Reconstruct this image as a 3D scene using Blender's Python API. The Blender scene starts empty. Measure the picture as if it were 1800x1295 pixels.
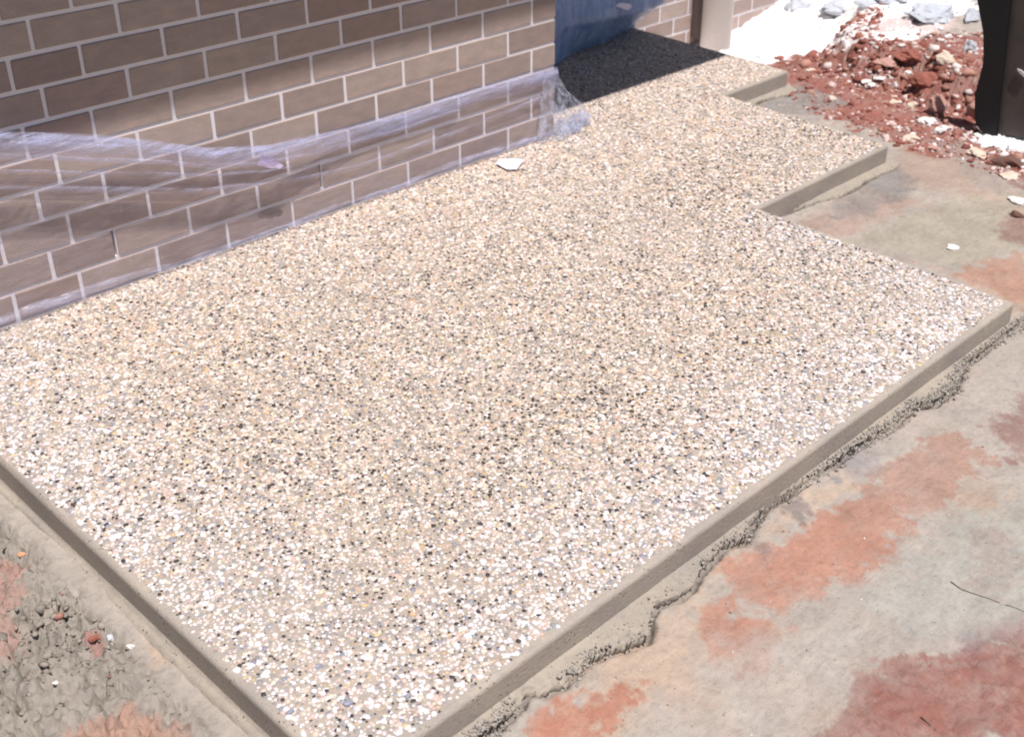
import bpy, bmesh, math, random
import numpy as np
from mathutils import Matrix, Vector
random.seed(7)
RNG = np.random.default_rng(11)
scn = bpy.context.scene
COL = scn.collection

# ------------------------------------------------------------------ camera, sky, sun, exposure
CAMR = np.array([[0.7043415423967104, -0.7098584831599033, -0.001981297483336031],
                 [-0.3592592654687163, -0.35405710417061864, -0.8634676294796697],
                 [0.6122383292711056, 0.6088879214356965, -0.5044003640947055]])
CAMC = np.array([-1.4052019272706837, -2.962462589071063, 1.4378765553669741])
FPX = 2113.238
cam_data = bpy.data.cameras.new("camera")
cam = bpy.data.objects.new("camera", cam_data)
COL.objects.link(cam)
M = Matrix(((CAMR[0][0], -CAMR[1][0], -CAMR[2][0], CAMC[0]),
            (CAMR[0][1], -CAMR[1][1], -CAMR[2][1], CAMC[1]),
            (CAMR[0][2], -CAMR[1][2], -CAMR[2][2], CAMC[2]), (0, 0, 0, 1)))
cam.matrix_world = M
cam_data.sensor_fit = 'HORIZONTAL'
cam_data.sensor_width = 36.0
cam_data.lens = FPX / 1800 * 36
cam_data.clip_start = 0.05
cam_data.clip_end = 500
scn.camera = cam
cam_data.dof.use_dof = True
cam_data.dof.focus_distance = 2.7
cam_data.dof.aperture_fstop = 5.6
scn.cycles.filter_width = 1.9

SUN = np.array([-0.100, -0.300, 0.949]); SUN /= np.linalg.norm(SUN)
elev = math.asin(SUN[2])
world = bpy.data.worlds.new("World"); scn.world = world; world.use_nodes = True
wn = world.node_tree
wn.nodes.clear()
wo = wn.nodes.new('ShaderNodeOutputWorld'); bg = wn.nodes.new('ShaderNodeBackground'); sky = wn.nodes.new('ShaderNodeTexSky')
sky.sky_type = 'NISHITA'; sky.sun_disc = False
sky.sun_elevation = elev
sky.sun_rotation = math.atan2(SUN[0], SUN[1])
bg.inputs[1].default_value = 0.05
wn.links.new(sky.outputs[0], bg.inputs[0]); wn.links.new(bg.outputs[0], wo.inputs[0])
sl = bpy.data.lights.new("sun", 'SUN'); sl.energy = 5.0; sl.angle = math.radians(0.53); sl.color = (1.0, 0.96, 0.945)
so = bpy.data.objects.new("sun", sl); COL.objects.link(so)
so.rotation_euler = Vector(SUN).to_track_quat('Z', 'Y').to_euler()
scn.view_settings.view_transform = 'Standard'
scn.view_settings.look = 'None'
scn.view_settings.exposure = 0.25
scn.view_settings.gamma = 1.0
scn.view_settings.use_curve_mapping = False

# ------------------------------------------------------------------ helpers
def ray(u, v):
    return CAMR.T @ np.array([(u - 900) / FPX, (v - 647.5) / FPX, 1.0])
def on_y(u, v, y=0.0):
    d = ray(u, v); return CAMC + d * (y - CAMC[1]) / d[1]
def on_z(u, v, z):
    d = ray(u, v); return CAMC + d * (z - CAMC[2]) / d[2]
Z0, SL = -0.0822, 0.0335
def zs(y):
    return Z0 + SL * y
def on_slab(u, v, off=0.0):
    d = ray(u, v); t = (Z0 + off + SL * CAMC[1] - CAMC[2]) / (d[2] - SL * d[1]); return CAMC + t * d
def on_ground(u, v):
    p = on_slab(u, v, -0.075)
    if p[1] < -1.85: p = on_z(u, v, -0.219)
    return p

def tag(o, label=None, cat=None, group=None, kind=None):
    if label: o['label'] = label
    if cat: o['category'] = cat
    if group: o['group'] = group
    if kind: o['kind'] = kind
    return o
def mesh_np(name, V, F, mat, parent=None, smooth=True, colors=None, size=None):
    """V (n,3), F (m,k) numpy -> one mesh object"""
    V = np.asarray(V, np.float32); F = np.asarray(F, np.int32)
    m, k = F.shape
    me = bpy.data.meshes.new(name)
    me.vertices.add(len(V)); me.vertices.foreach_set('co', V.ravel())
    me.loops.add(m * k); me.loops.foreach_set('vertex_index', F.ravel())
    me.polygons.add(m)
    me.polygons.foreach_set('loop_start', np.arange(0, m * k, k, dtype=np.int32))
    me.polygons.foreach_set('loop_total', np.full(m, k, np.int32))
    if smooth: me.polygons.foreach_set('use_smooth', np.ones(m, bool))
    me.update(calc_edges=True)
    if colors is not None:
        a = me.color_attributes.new('Col', 'FLOAT_COLOR', 'POINT')
        c = np.ones((len(V), 4), np.float32); c[:, :colors.shape[1]] = colors
        a.data.foreach_set('color', c.ravel())
    me.materials.append(mat)
    o = bpy.data.objects.new(name, me); COL.objects.link(o)
    if parent: o.parent = parent
    return o
def bm_obj(name, bm, mat, parent=None, smooth=False):
    me = bpy.data.meshes.new(name); bm.to_mesh(me); bm.free()
    if smooth:
        me.polygons.foreach_set('use_smooth', np.ones(len(me.polygons), bool))
    me.materials.append(mat)
    o = bpy.data.objects.new(name, me); COL.objects.link(o)
    if parent: o.parent = parent
    return o
def empty(name, loc=(0, 0, 0)):
    o = bpy.data.objects.new(name, None); o.location = loc; o.empty_display_size = 0.1; COL.objects.link(o); return o
def box(bm, lo, hi, bev=0.0, seg=1):
    g = bmesh.ops.create_cube(bm, size=1.0)['verts']
    for v in g:
        v.co = Vector([(lo[i] + hi[i]) / 2 + v.co[i] * (hi[i] - lo[i]) for i in range(3)])
    if bev > 0:
        es = list({e for v in g for e in v.link_edges})
        bmesh.ops.bevel(bm, geom=es, offset=bev, segments=seg, affect='EDGES', profile=0.6)

def _h(i, j, s):
    n = (i.astype(np.int64) * 374761393 + j.astype(np.int64) * 668265263 + s * 1274126177) & 0x7fffffff
    n = ((n ^ (n >> 13)) * 1274126177) & 0x7fffffff
    return ((n ^ (n >> 16)) & 0xffff) / 65535.0
def vn(x, y, s=0):
    x = np.asarray(x, float); y = np.asarray(y, float)
    i = np.floor(x); j = np.floor(y); a = x - i; b = y - j
    a = a * a * (3 - 2 * a); b = b * b * (3 - 2 * b); i = i.astype(np.int64); j = j.astype(np.int64)
    return ((_h(i, j, s) * (1 - a) + _h(i + 1, j, s) * a) * (1 - b) + (_h(i, j + 1, s) * (1 - a) + _h(i + 1, j + 1, s) * a) * b) * 2 - 1
def fbm(x, y, s=0, o=4, g=0.5):
    r = 0; A = 1; n = 0; c, t = 0.8, 0.6
    for k in range(o):
        r = r + A * vn(x, y, s + k * 17); n += A; A *= g
        x, y = (c * x - t * y) * 2.03 + 5.3, (t * x + c * y) * 2.03 - 2.7
    return r / n
def vor(x, y, s=0):
    """cell noise: distance to the nearest cell border and a random number per cell"""
    i = np.floor(x).astype(np.int64); j = np.floor(y).astype(np.int64)
    d1 = np.full(x.shape, 9.); d2 = np.full(x.shape, 9.); rn = np.zeros(x.shape)
    for a in (-1, 0, 1):
        for b in (-1, 0, 1):
            qx = i + a + _h(i + a, j + b, s); qy = j + b + _h(i + a, j + b, s + 7)
            d = np.hypot(x - qx, y - qy); c = _h(i + a, j + b, s + 13)
            m = d < d1
            d2 = np.where(m, d1, np.minimum(d2, d)); rn = np.where(m, c, rn); d1 = np.where(m, d, d1)
    return d2 - d1, rn
def sstep(a, b, x):
    t = np.clip((x - a) / (b - a), 0, 1); return t * t * (3 - 2 * t)

# ------------------------------------------------------------------ materials
class NT:
    def __init__(s, name):
        s.m = bpy.data.materials.new(name); s.m.use_nodes = True; s.t = s.m.node_tree; s.t.nodes.clear()
        s.out = s.n('ShaderNodeOutputMaterial')
    def n(s, t, **k):
        x = s.t.nodes.new(t)
        for a, b in k.items(): setattr(x, a, b)
        return x
    def l(s, a, b): s.t.links.new(a, b)
    def set(s, inp, v):
        if hasattr(v, 'links') or hasattr(v, 'is_linked'): s.l(v, inp)
        elif isinstance(v, (tuple, list)) and len(v) == 3 and inp.type == 'RGBA': inp.default_value = (*v, 1)
        else: inp.default_value = v
    def coord(s, kind='Object', scale=(1, 1, 1)):
        c = s.n('ShaderNodeTexCoord'); m = s.n('ShaderNodeMapping'); m.inputs['Scale'].default_value = scale
        if kind == 'World':
            g = s.n('ShaderNodeNewGeometry'); s.l(g.outputs['Position'], m.inputs[0])
        else: s.l(c.outputs[kind], m.inputs[0])
        return m.outputs[0]
    def noise(s, co, scale, detail=4, rough=0.55, dist=0.0):
        x = s.n('ShaderNodeTexNoise'); s.l(co, x.inputs['Vector'])
        x.inputs['Scale'].default_value = scale; x.inputs['Detail'].default_value = detail
        x.inputs['Roughness'].default_value = rough; x.inputs['Distortion'].default_value = dist
        return x.outputs[0]
    def ramp(s, f, stops, interp='LINEAR'):
        x = s.n('ShaderNodeValToRGB'); x.color_ramp.interpolation = interp
        e = x.color_ramp.elements
        while len(e) < len(stops): e.new(0.5)
        for q, (p, c) in zip(e, stops):
            q.position = p; q.color = (*c, 1) if isinstance(c, (tuple, list)) else (c, c, c, 1)
        s.l(f, x.inputs[0]); return x.outputs[0]
    def mix(s, f, a, b, mode='MIX'):
        x = s.n('ShaderNodeMix', data_type='RGBA', blend_type=mode)
        s.set(x.inputs[0], f); s.set(x.inputs[6], a); s.set(x.inputs[7], b); return x.outputs[2]
    def math(s, op, a, b=0.0, c=None):
        x = s.n('ShaderNodeMath', operation=op); s.set(x.inputs[0], a); s.set(x.inputs[1], b)
        if c is not None: s.set(x.inputs[2], c)
        return x.outputs[0]
    def bump(s, h, strength, dist, nrm=None):
        x = s.n('ShaderNodeBump'); s.l(h, x.inputs['Height']); x.inputs['Strength'].default_value = strength
        x.inputs['Distance'].default_value = dist
        if nrm is not None: s.l(nrm, x.inputs['Normal'])
        return x.outputs[0]
    def bsdf(s, color, rough=0.8, normal=None, spec=0.35, **k):
        x = s.n('ShaderNodeBsdfPrincipled'); s.set(x.inputs['Base Color'], color); s.set(x.inputs['Roughness'], rough)
        s.set(x.inputs['Specular IOR Level'], spec)
        if normal is not None: s.l(normal, x.inputs['Normal'])
        for a, b in k.items(): s.set(x.inputs[a], b)
        s.l(x.outputs[0], s.out.inputs[0]); return x
    def attr(s, name='Col'):
        x = s.n('ShaderNodeAttribute'); x.attribute_name = name; return x.outputs['Color']

def mat_ground():
    t = NT('clay_soil'); co = t.coord('World'); c = t.attr()
    n1 = t.noise(co, 9, 6, 0.65); n2 = t.noise(co, 70, 5, 0.7); n3 = t.noise(co, 300, 3, 0.6)
    col = t.mix(1.0, c, t.ramp(n1, [(0.25, 0.84), (0.75, 1.14)]), 'MULTIPLY')
    col = t.mix(0.8, col, t.ramp(n2, [(0.28, (0.76, 0.75, 0.76)), (0.5, (0.99, 0.99, 0.99)), (0.75, (1.12, 1.10, 1.07))]), 'MULTIPLY')
    col = t.mix(0.3, col, t.ramp(n3, [(0.3, 0.75), (0.7, 1.18)]), 'MULTIPLY')
    st = t.noise(t.coord('World', (1.2, 5.0, 1)), 11, 6, .7)
    col = t.mix(.55, col, t.ramp(st, [(.3, (.80, .78, .78)), (.5, 1.0), (.72, (1.12, 1.11, 1.1))]), 'MULTIPLY')
    sp = t.noise(co, 130, 2, .5); col = t.mix(t.ramp(sp, [(.70, 0.0), (.74, .75)]), col, (.12, .095, .085))
    b = t.bump(st, 0.4, 0.008); b = t.bump(n2, 0.5, 0.007, b); b = t.bump(n3, 0.5, 0.002, b)
    t.bsdf(col, t.ramp(n1, [(0.3, 0.55), (0.7, 0.85)]), b, 0.3); return t.m
def mat_attr(name, rough=0.6, spec=0.3, nscale=250, nb=0.25):
    t = NT(name); co = t.coord('World'); n = t.noise(co, nscale, 3, 0.6)
    col = t.mix(0.5, t.attr(), t.ramp(n, [(0.3, 0.78), (0.7, 1.15)]), 'MULTIPLY')
    t.bsdf(col, rough, t.bump(n, nb, 0.001), spec); return t.m
def mat_concrete(name, base, strokes=(1, 1, 1)):
    t = NT(name); co = t.coord('World'); cs = t.coord('World', strokes)
    n1 = t.noise(co, 7, 5, 0.6); n2 = t.noise(co, 160, 4, 0.65); n3 = t.noise(cs, 60, 4, 0.6)
    col = t.mix(1.0, base, t.ramp(n1, [(0.3, (0.86, 0.86, 0.88)), (0.7, (1.12, 1.1, 1.05))]), 'MULTIPLY')
    col = t.mix(0.6, col, t.ramp(n2, [(0.25, 0.72), (0.5, 1.0), (0.8, 1.12)]), 'MULTIPLY')
    col = t.mix(0.6, col, t.ramp(n3, [(0.3, 0.84), (0.7, 1.1)]), 'MULTIPLY')
    v = t.n('ShaderNodeTexVoronoi'); t.l(co, v.inputs['Vector']); v.inputs['Scale'].default_value = 95
    gate = t.ramp(t.noise(co, 14, 3, .5), [(.48, 0.0), (.6, 1.0)])
    pit = t.math('MULTIPLY', t.ramp(v.outputs['Distance'], [(.10, 1.0), (.24, 0.0)]), gate)
    b = t.bump(n3, 0.6, 0.003); b = t.bump(n2, 0.6, 0.0016, b); b = t.bump(t.math('SUBTRACT', 1.0, pit), 0.9, 0.004, b)
    t.bsdf(t.mix(t.math('MULTIPLY', pit, .55), col, (.16, .13, .105)), 0.82, b, 0.25); return t.m
def mat_brick():
    t = NT('grey_brown_brick'); co = t.coord('World'); oi = t.n('ShaderNodeObjectInfo')
    base = t.ramp(oi.outputs['Random'], [(0.0, (0.295, 0.228, 0.203)), (0.35, (0.378, 0.302, 0.268)), (0.7, (0.412, 0.330, 0.286)), (1.0, (0.325, 0.240, 0.210))])
    n1 = t.noise(t.coord('World', (1, 1, 2.5)), 14, 5, 0.6); n2 = t.noise(co, 260, 4, 0.7)
    col = t.mix(1.0, base, t.ramp(n1, [(0.25, (0.82, 0.84, 0.86)), (0.75, (1.16, 1.1, 1.08))]), 'MULTIPLY')
    col = t.mix(0.55, col, t.ramp(n2, [(0.25, 0.62), (0.5, 1.0), (0.8, 1.2)]), 'MULTIPLY')
    t.bsdf(col, 0.72, t.bump(n1, 0.3, 0.003, t.bump(n2, 0.6, 0.002)), 0.3); return t.m
def mat_plain(name, base, rough=0.7, spec=0.3, scale=80, amt=0.5, bs=0.25, bd=0.002, metal=0.0):
    t = NT(name); co = t.coord('World'); n = t.noise(co, scale, 5, 0.65)
    col = t.mix(amt, base, t.ramp(n, [(0.25, 0.7), (0.75, 1.25)]), 'MULTIPLY')
    t.bsdf(col, rough, t.bump(n, bs, bd), spec, Metallic=metal); return t.m
def mat_film(name, tint, lo, hi, stretch, scale=9, thr=(0.35, 0.7)):
    t = NT(name); co = t.coord('World', stretch)
    n = t.noise(co, scale, 5, 0.6, 0.4); n2 = t.noise(co, scale * 4, 4, 0.6)
    f = t.ramp(t.math('ADD', t.math('MULTIPLY', n, 0.65), t.math('MULTIPLY', n2, 0.35)), [(thr[0], lo), (thr[1], hi)])
    tr = t.n('ShaderNodeBsdfTransparent'); tr.inputs[0].default_value = (0.97, 0.97, 0.985, 1)
    d = t.n('ShaderNodeBsdfDiffuse'); d.inputs[0].default_value = (*tint, 1)
    tl = t.n('ShaderNodeBsdfTranslucent'); tl.inputs[0].default_value = (*tint, 1)
    g = t.n('ShaderNodeBsdfGlossy'); g.inputs['Roughness'].default_value = 0.16; g.inputs[0].default_value = (0.95, 0.95, 1, 1)
    b = t.bump(n, 0.8, 0.012, t.bump(n2, 0.5, 0.004))
    for q in (d, g, tl): t.l(b, q.inputs['Normal'])
    m1 = t.n('ShaderNodeMixShader'); m1.inputs[0].default_value = 0.45; t.l(d.outputs[0], m1.inputs[1]); t.l(tl.outputs[0], m1.inputs[2])
    m2 = t.n('ShaderNodeMixShader'); t.l(f, m2.inputs[0]); t.l(tr.outputs[0], m2.inputs[1]); t.l(m1.outputs[0], m2.inputs[2])
    m3 = t.n('ShaderNodeMixShader'); m3.inputs[0].default_value = 0.045; t.l(m2.outputs[0], m3.inputs[1]); t.l(g.outputs[0], m3.inputs[2])
    t.l(m3.outputs[0], t.out.inputs[0]); return t.m

M_ground = mat_ground()
M_stone = mat_attr('pebble_aggregate', 0.55, 0.35, 300, 0.2)
M_clod = mat_attr('clod_earth', 0.85, 0.2, 120, 0.6)
M_conc = mat_concrete('slab_concrete', (0.365, 0.318, 0.275), (1, 6, 6))
M_over = mat_concrete('overspill_concrete', (0.315, 0.275, 0.23))
M_brick = mat_brick()
M_mortar = mat_plain('mortar', (0.74, 0.70, 0.72), 0.9, 0.1, 300, 0.35, 0.5, 0.001)
M_film = mat_film('clear_film', (0.74, 0.72, 0.95), 0.0, 0.20, (1, 2.5, 9), 7, (.46, .70))
M_fold = mat_film('folded_film', (0.74, 0.76, 0.98), 0.05, 0.50, (1, 2.5, 9), 7, (.40, .68))
M_crump = mat_film('crumpled_film', (0.76, 0.80, 0.95), 0.06, 0.65, (3, 3, 3), 9, (.42, .64))
M_white = mat_plain('white_tape', (0.80, 0.76, 0.88), 0.5, 0.4, 60, 0.2)

# ------------------------------------------------------------------ ground with clay patches
XL, XR, X2, X3 = -0.637, 1.803, 2.652, 3.125
YF, YN, Y3, YB = -1.816, -0.926, -0.166, 0.70
def poly(pts): return np.array([on_ground(u, v)[:2] for u, v in pts])
def gpoly(pts):
    return np.array([place(u, v)[:2] for u, v in pts])
def sdist(P, x, y):
    d = np.full(x.shape, 1e9); ins = np.zeros(x.shape, bool)
    for k in range(len(P)):
        a = P[k]; b = P[(k + 1) % len(P)]; e = b - a
        t = np.clip(((x - a[0]) * e[0] + (y - a[1]) * e[1]) / (e @ e + 1e-12), 0, 1)
        d = np.minimum(d, np.hypot(x - a[0] - t * e[0], y - a[1] - t * e[1]))
        c = (a[1] > y) != (b[1] > y)
        ins ^= c & (x < (b[0] - a[0]) * (y - a[1]) / (b[1] - a[1] + 1e-12) + a[0])
    return np.where(ins, -d, d)
# (outline in photograph pixels laid on the ground, colour, edge softness m, raggedness m, strength)
PATCH = [
 ([(880,1320),(1150,1080),(1240,1005),(1300,955),(1420,845),(1480,815),(1530,860),(1440,905),(1290,985),(1235,1050),(1215,1180),(1120,1320)], (.56,.43,.33), .02, .03, .9),
 ([(1290,975),(1340,950),(1440,890),(1500,860),(1560,870),(1600,925),(1545,1000),(1440,1040),(1370,1060),(1420,1100),(1330,1130),(1290,1160),(1255,1150),(1242,1090)], (.50,.245,.17), .014, .04, .9),
 ([(1440,900),(1500,860),(1590,790),(1640,745),(1700,770),(1725,830),(1680,880),(1580,910),(1510,960)], (.45,.265,.20), .014, .05, .8),
 ([(900,1320),(930,1250),(1000,1222),(1080,1190),(1135,1200),(1150,1245),(1090,1290),(1060,1320)], (.47,.205,.135), .012, .03, .95),
 ([(1410,1320),(1450,1270),(1490,1235),(1510,1170),(1550,1148),(1680,1145),(1720,1120),(1820,1085),(1900,1320)], (.32,.135,.105), .012, .035, .97),
 ([(1640,1140),(1680,1110),(1800,1085),(1810,1110),(1720,1140)], (.34,.25,.26), .02, .03, .6),
 ([(1710,945),(1755,925),(1790,950),(1775,1000),(1745,1040),(1700,1030),(1690,1005),(1715,990)], (.38,.19,.145), .008, .03, .9),
 ([(1740,745),(1790,690),(1900,700),(1900,830),(1790,790)], (.32,.18,.155), .02, .04, .85),
 ([(1460,430),(1560,390),(1680,345),(1810,330),(1810,430),(1700,470),(1600,445)], (.42,.37,.29), .03, .04, .9),
 ([(1600,455),(1680,475),(1810,430),(1830,560),(1740,510)], (.49,.27,.19), .02, .03, .85),
 ([(1400,385),(1520,345),(1620,350),(1560,385),(1460,430)], (.44,.30,.24), .02, .03, .7),
 ([(1570,255),(1650,262),(1740,300),(1700,330),(1560,330)], (.44,.32,.25), .02, .03, .8),
 ([(1520,300),(1570,280),(1620,320),(1540,370),(1470,385),(1450,365)], (.24,.23,.22), .02, .03, .7),
 ([(1290,100),(1395,80),(1480,78),(1560,70),(1720,60),(1900,180),(1900,360),(1790,335),(1720,292),(1600,265),(1560,246),(1420,195),(1380,150)], (.34,.125,.095), .02, .05, .97),
 ([(1330,190),(1340,170),(1420,150),(1480,180),(1440,205),(1390,205)], (.30,.27,.25), .02, .03, .85),
 ([(1640,250),(1720,255),(1790,330),(1760,350),(1690,300)], (.36,.30,.27), .02, .05, .7),
 ([(1740,250),(1800,236),(1900,240),(1900,285),(1790,275)], (.86,.84,.82), .012, .02, .95),
 ([(1800,360),(1760,380),(1780,420),(1850,430)], (.30,.17,.14), .02, .03, .8),
 ([(1150,75),(1250,40),(1330,10),(1390,-40),(1500,-160),(1720,-160),(1715,20),(1600,72),(1560,72),(1490,86),(1440,98),(1400,94),(1390,106),(1300,112),(1240,105)], (.90,.88,.87), .01, .03, 1.0),
 ([(1465,785),(1520,765),(1560,775),(1540,820),(1490,835)], (.33,.30,.31), .02, .03, .6),
 ([(1385,890),(1400,868),(1430,880),(1435,915),(1395,925)], (.20,.18,.18), .012, .03, .75),
 ([(1458,835),(1475,832),(1484,845),(1470,850)], (.24,.25,.28), .006, .004, .8),
 ([(1305,945),(1335,940),(1365,962),(1345,972),(1310,960)], (.25,.22,.21), .01, .02, .7),
 ([(1170,1290),(1240,1160),(1350,1110),(1480,1090),(1560,1090),(1500,1180),(1460,1250),(1420,1320),(1180,1320)], (.47,.43,.39), .05, .05, .6),
 ([(1500,1060),(1620,960),(1800,860),(1900,880),(1850,1060),(1700,1100),(1560,1110)], (.425,.42,.375), .04, .05, .7),
 ([(-80,940),(12,965),(18,1030),(25,1090),(14,1150),(-80,1160)], (.44,.25,.20), .012, .03, .8),
 ([(80,1320),(120,1272),(170,1262),(215,1245),(260,1245),(290,1270),(330,1320)], (.46,.27,.20), .012, .03, .85),
 ([(1470,98),(1560,74),(1650,74),(1690,100),(1640,112),(1560,108),(1500,118)], (.74,.56,.52), .03, .05, .75),
 ([(150,1115),(170,1110),(182,1130),(160,1135)], (.42,.2,.17), .006, .01, .7),
 ([(255,1115),(290,1120),(305,1160),(270,1165)], (.55,.39,.28), .015, .01, .7),
]
def grad(lo, a, b, hi, step, g=1.35):
    L = list(np.arange(a, b, step)); s = step; x = a; left = []
    while x > lo:
        s *= g; x -= s; left.append(x)
    s = step; x = L[-1]; right = []
    while x < hi:
        s *= g; x += s; right.append(x)
    return np.array(left[::-1] + L + right)
gx = np.concatenate([grad(-60, -1.35, 2.75, 2.76, 0.006), np.arange(2.775, 5.4, 0.012)])
gx = gx[gx < 5.4]; gx = np.unique(np.round(gx, 5))
s = .012; x = gx[-1]; ex = []
while x < 60: s *= 1.3; x += s; ex.append(x)
gx = np.concatenate([gx, ex])
gy = grad(-60, -3.0, -0.14, -0.13, 0.006)
gy = gy[gy < -0.14]; gy = np.concatenate([gy, np.arange(-0.13, 1.1, 0.012)])
s = .012; y = gy[-1]; ex = []
while y < 60: s *= 1.35; y += s; ex.append(y)
gy = np.concatenate([gy, ex])
gX, gY = np.meshgrid(gx, gy)

# overspill outline (crack line of the concrete that ran out under the formwork), from the photograph
def outline(pts, z, along_y=False):
    q = np.array([on_z(u, v, z) for u, v in pts]); return q
OUT_F = outline([(874,1273),(917,1235),(931,1212),(954,1217),(988,1203),(1022,1182),(1045,1157),(1075,1143),(1102,1134),(1143,1121),(1147,1100),(1148,1077),(1154,1061),(1195,1048),(1223,1025),(1232,1004),(1250,985),(1274,959),(1314,944),(1324,919),(1349,884),(1379,869),(1419,844),(1469,814),(1489,794),(1528,770),(1560,752),(1578,742),(1603,712),(1643,706),(1678,680),(1690,655),(1700,634),(1734,613),(1766,587),(1790,569)], -0.215)
OUT_N = outline([(1370,377),(1439,352),(1475,343),(1504,329),(1526,315),(1551,301),(1568,296)], -0.185)
OUT_T = outline([(1336,176),(1355,169),(1386,164),(1396,158)], -0.16)
def wfun(Q, ye):
    o = np.argsort(Q[:, 0]); X = Q[o, 0]; W = ye - Q[o, 1]
    def f(x):
        return np.interp(x, X, W) + 0.004 * fbm(x * 60, x * 0 + 3, 5, 3) + 0.002 * vn(x * 300, x * 0, 8)
    return f
WF = wfun(OUT_F, YF); WN = wfun(OUT_N, YN); WT = wfun(OUT_T, Y3)
def WLf(y): return 0.045 + 0.016 * fbm(y * 9, y * 0 + 1, 31, 4)

def hz(x, y): return float(height(np.array([x]), np.array([y]))[0])
def place(u, v):
    z = -0.18
    for _ in range(25):
        p = on_z(u, v, z); z = .6 * z + .4 * hz(p[0], p[1])
    return p
def base_h(X, Y):
    yy = np.clip(Y, -1.86, 0.8)
    h = Z0 + SL * yy - 0.078
    far = sstep(3.1, 3.7, X) * sstep(-0.35, 0.35, Y)
    h = h - 0.11 * far - 0.10 * sstep(3.2, 3.9, X) * sstep(0.1, 0.9, Y)
    # white sand rising along the back wall to the right
    h = h + 0.10 * sstep(4.2, 4.9, X) * sstep(-0.2, 0.8, Y) + 0.25 * sstep(4.6, 6.5, X)
    return h
TERR = np.array([on_z(u, v, -.03)[:2] for u, v in [(1490, 60), (1535, 78), (1585, 88), (1635, 92), (1665, 112), (1715, 118), (1990, 190), (1990, -260), (1640, -260), (1540, -60)]])
def height(X, Y):
    h = base_h(X, Y)
    m = (X > 2.8) & (X < 9) & (Y > -3) & (Y < 3)
    xx = X[m]; yy = Y[m]
    if xx.size:
        w = .05 * fbm(xx * 5, yy * 5, 77, 4); d = sdist(TERR, xx, yy)
        t = sstep(.17, -.03, d + w)
        vb, vr = vor(xx * 17 + .3 * fbm(xx * 9, yy * 9, 5), yy * 17, 83)
        vb2, vr2 = vor(xx * 42, yy * 42, 84)
        steep = 4 * t * (1 - t)
        red = sstep(2.85, 3.1, xx) * sstep(.25, .05, yy)
        add = .15 * t + steep * (.030 * (vr - .5) - .03 * sstep(.14, .0, vb))
        add = add + red * (.010 * (vr - .4) - .010 * sstep(.1, 0, vb) + .007 * (vr2 - .4)) * sstep(-.5, .3, fbm(xx * 3, yy * 3, 86, 3))
        for lx, ly, lr, lh in ((3.56, .02, .10, .045), (3.72, .06, .07, .03)):
            add = add + lh * sstep(1.2, .3, np.hypot(xx - lx, yy - ly) / lr + .3 * fbm(xx * 16, yy * 16, 87, 3))
        wht = sstep(-.10, .25, yy) * sstep(3.3, 3.6, xx)
        add = add + wht * (.016 * fbm(xx * 14, yy * 14, 98, 4, .6) + .012 * (vr2 - .4))
        h = h.copy(); h[m] += add
    near = (np.abs(X) < 8) & (np.abs(Y) < 6)
    h = h + 0.010 * fbm(X * 2.1, Y * 2.1, 1, 3) * near + 0.0045 * fbm(X * 12, Y * 12, 2, 5, .6) * near
    h = h + 0.05 * fbm(X * 0.3, Y * 0.3, 4, 3) * (~near)
    # rough regions
    m = (X < -0.68) & (X > -2.2) & (Y > -3.2) & (Y < .2)
    xx = X[m]; yy = Y[m]
    if xx.size:
        r1 = sstep(-0.672, -0.715, xx + .02 * fbm(xx * 12, yy * 12, 60, 3))
        wxx = xx + .012 * fbm(xx * 30, yy * 30, 64, 3); wyy = yy + .012 * fbm(xx * 30, yy * 30, 65, 3)
        vb, vr = vor(wxx * 24, wyy * 24, 66); vb2, vr2 = vor(wxx * 62, wyy * 62, 67)
        cl = sstep(-.45, .15, fbm(xx * 4.2, yy * 4.2, 61, 3) + .12)
        add = (.3 + .7 * cl) * (.030 * (vr - .5) - .040 * sstep(.20, .0, vb) * sstep(-.3, .1, fbm(xx * 9, yy * 9, 69, 2)) + .016 * (vr2 - .5) - .012 * sstep(.25, 0, vb2)) + .006 * fbm(xx * 60, yy * 60, 9, 3)
        h = h.copy(); h[m] += r1 * add
    dd = sdist(poly(PATCH[4][0]), X, Y)
    h = h + sstep(0.02, -0.05, dd) * 0.009 * fbm(X * 45, Y * 45, 15, 4, .65)
    # groove along the overspill outline
    for W, ye, a, b in ((WF, YF, XL - 0.05, 1.88), (WN, YN, XR, X2 + 0.03), (WT, Y3, X2, X3)):
        on = (X > a) & (X < b)
        d = (ye - Y) - W(X)
        gate = np.clip(vn(X * 9, X * 0, 40) * 1.6 + 1.0, 0.15, 1)
        h = h - on * gate * 0.030 * np.exp(-((d + 0.003) / (0.0085)) ** 2)
        h = h - on * 0.008 * ((d < -0.006) & (Y < ye + 0.01))
    return h
gZ = height(gX, gY)
base = np.array((.465, .405, .352))
C = np.empty(gX.shape + (3,)); C[:] = base
wx = fbm(gX * 8, gY * 8, 21, 6, .68); wy = fbm(gX * 36, gY * 36, 22, 4, .65)
nb = fbm(gX * 3.3, gY * 3.3, 25, 4)
mot = fbm(gX * 9 + 2 * wx, gY * 5 + 2 * wy, 28, 6, .68)
C = C * (1 + 0.07 * nb[..., None] * np.array([1, 1, 1.1]))
C = C + (sstep(0.0, 0.7, fbm(gX * 4.2, gY * 2.3, 26, 4))[..., None]) * np.array((.06, -.01, -.045))
left = sstep(-0.66, -0.72, gX + .02 * wx)
C = C * (1 - left[..., None]) + left[..., None] * (np.array((.355, .312, .265)) * (1 + 0.12 * fbm(gX * 8, gY * 8, 33, 4)[..., None]))
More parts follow.
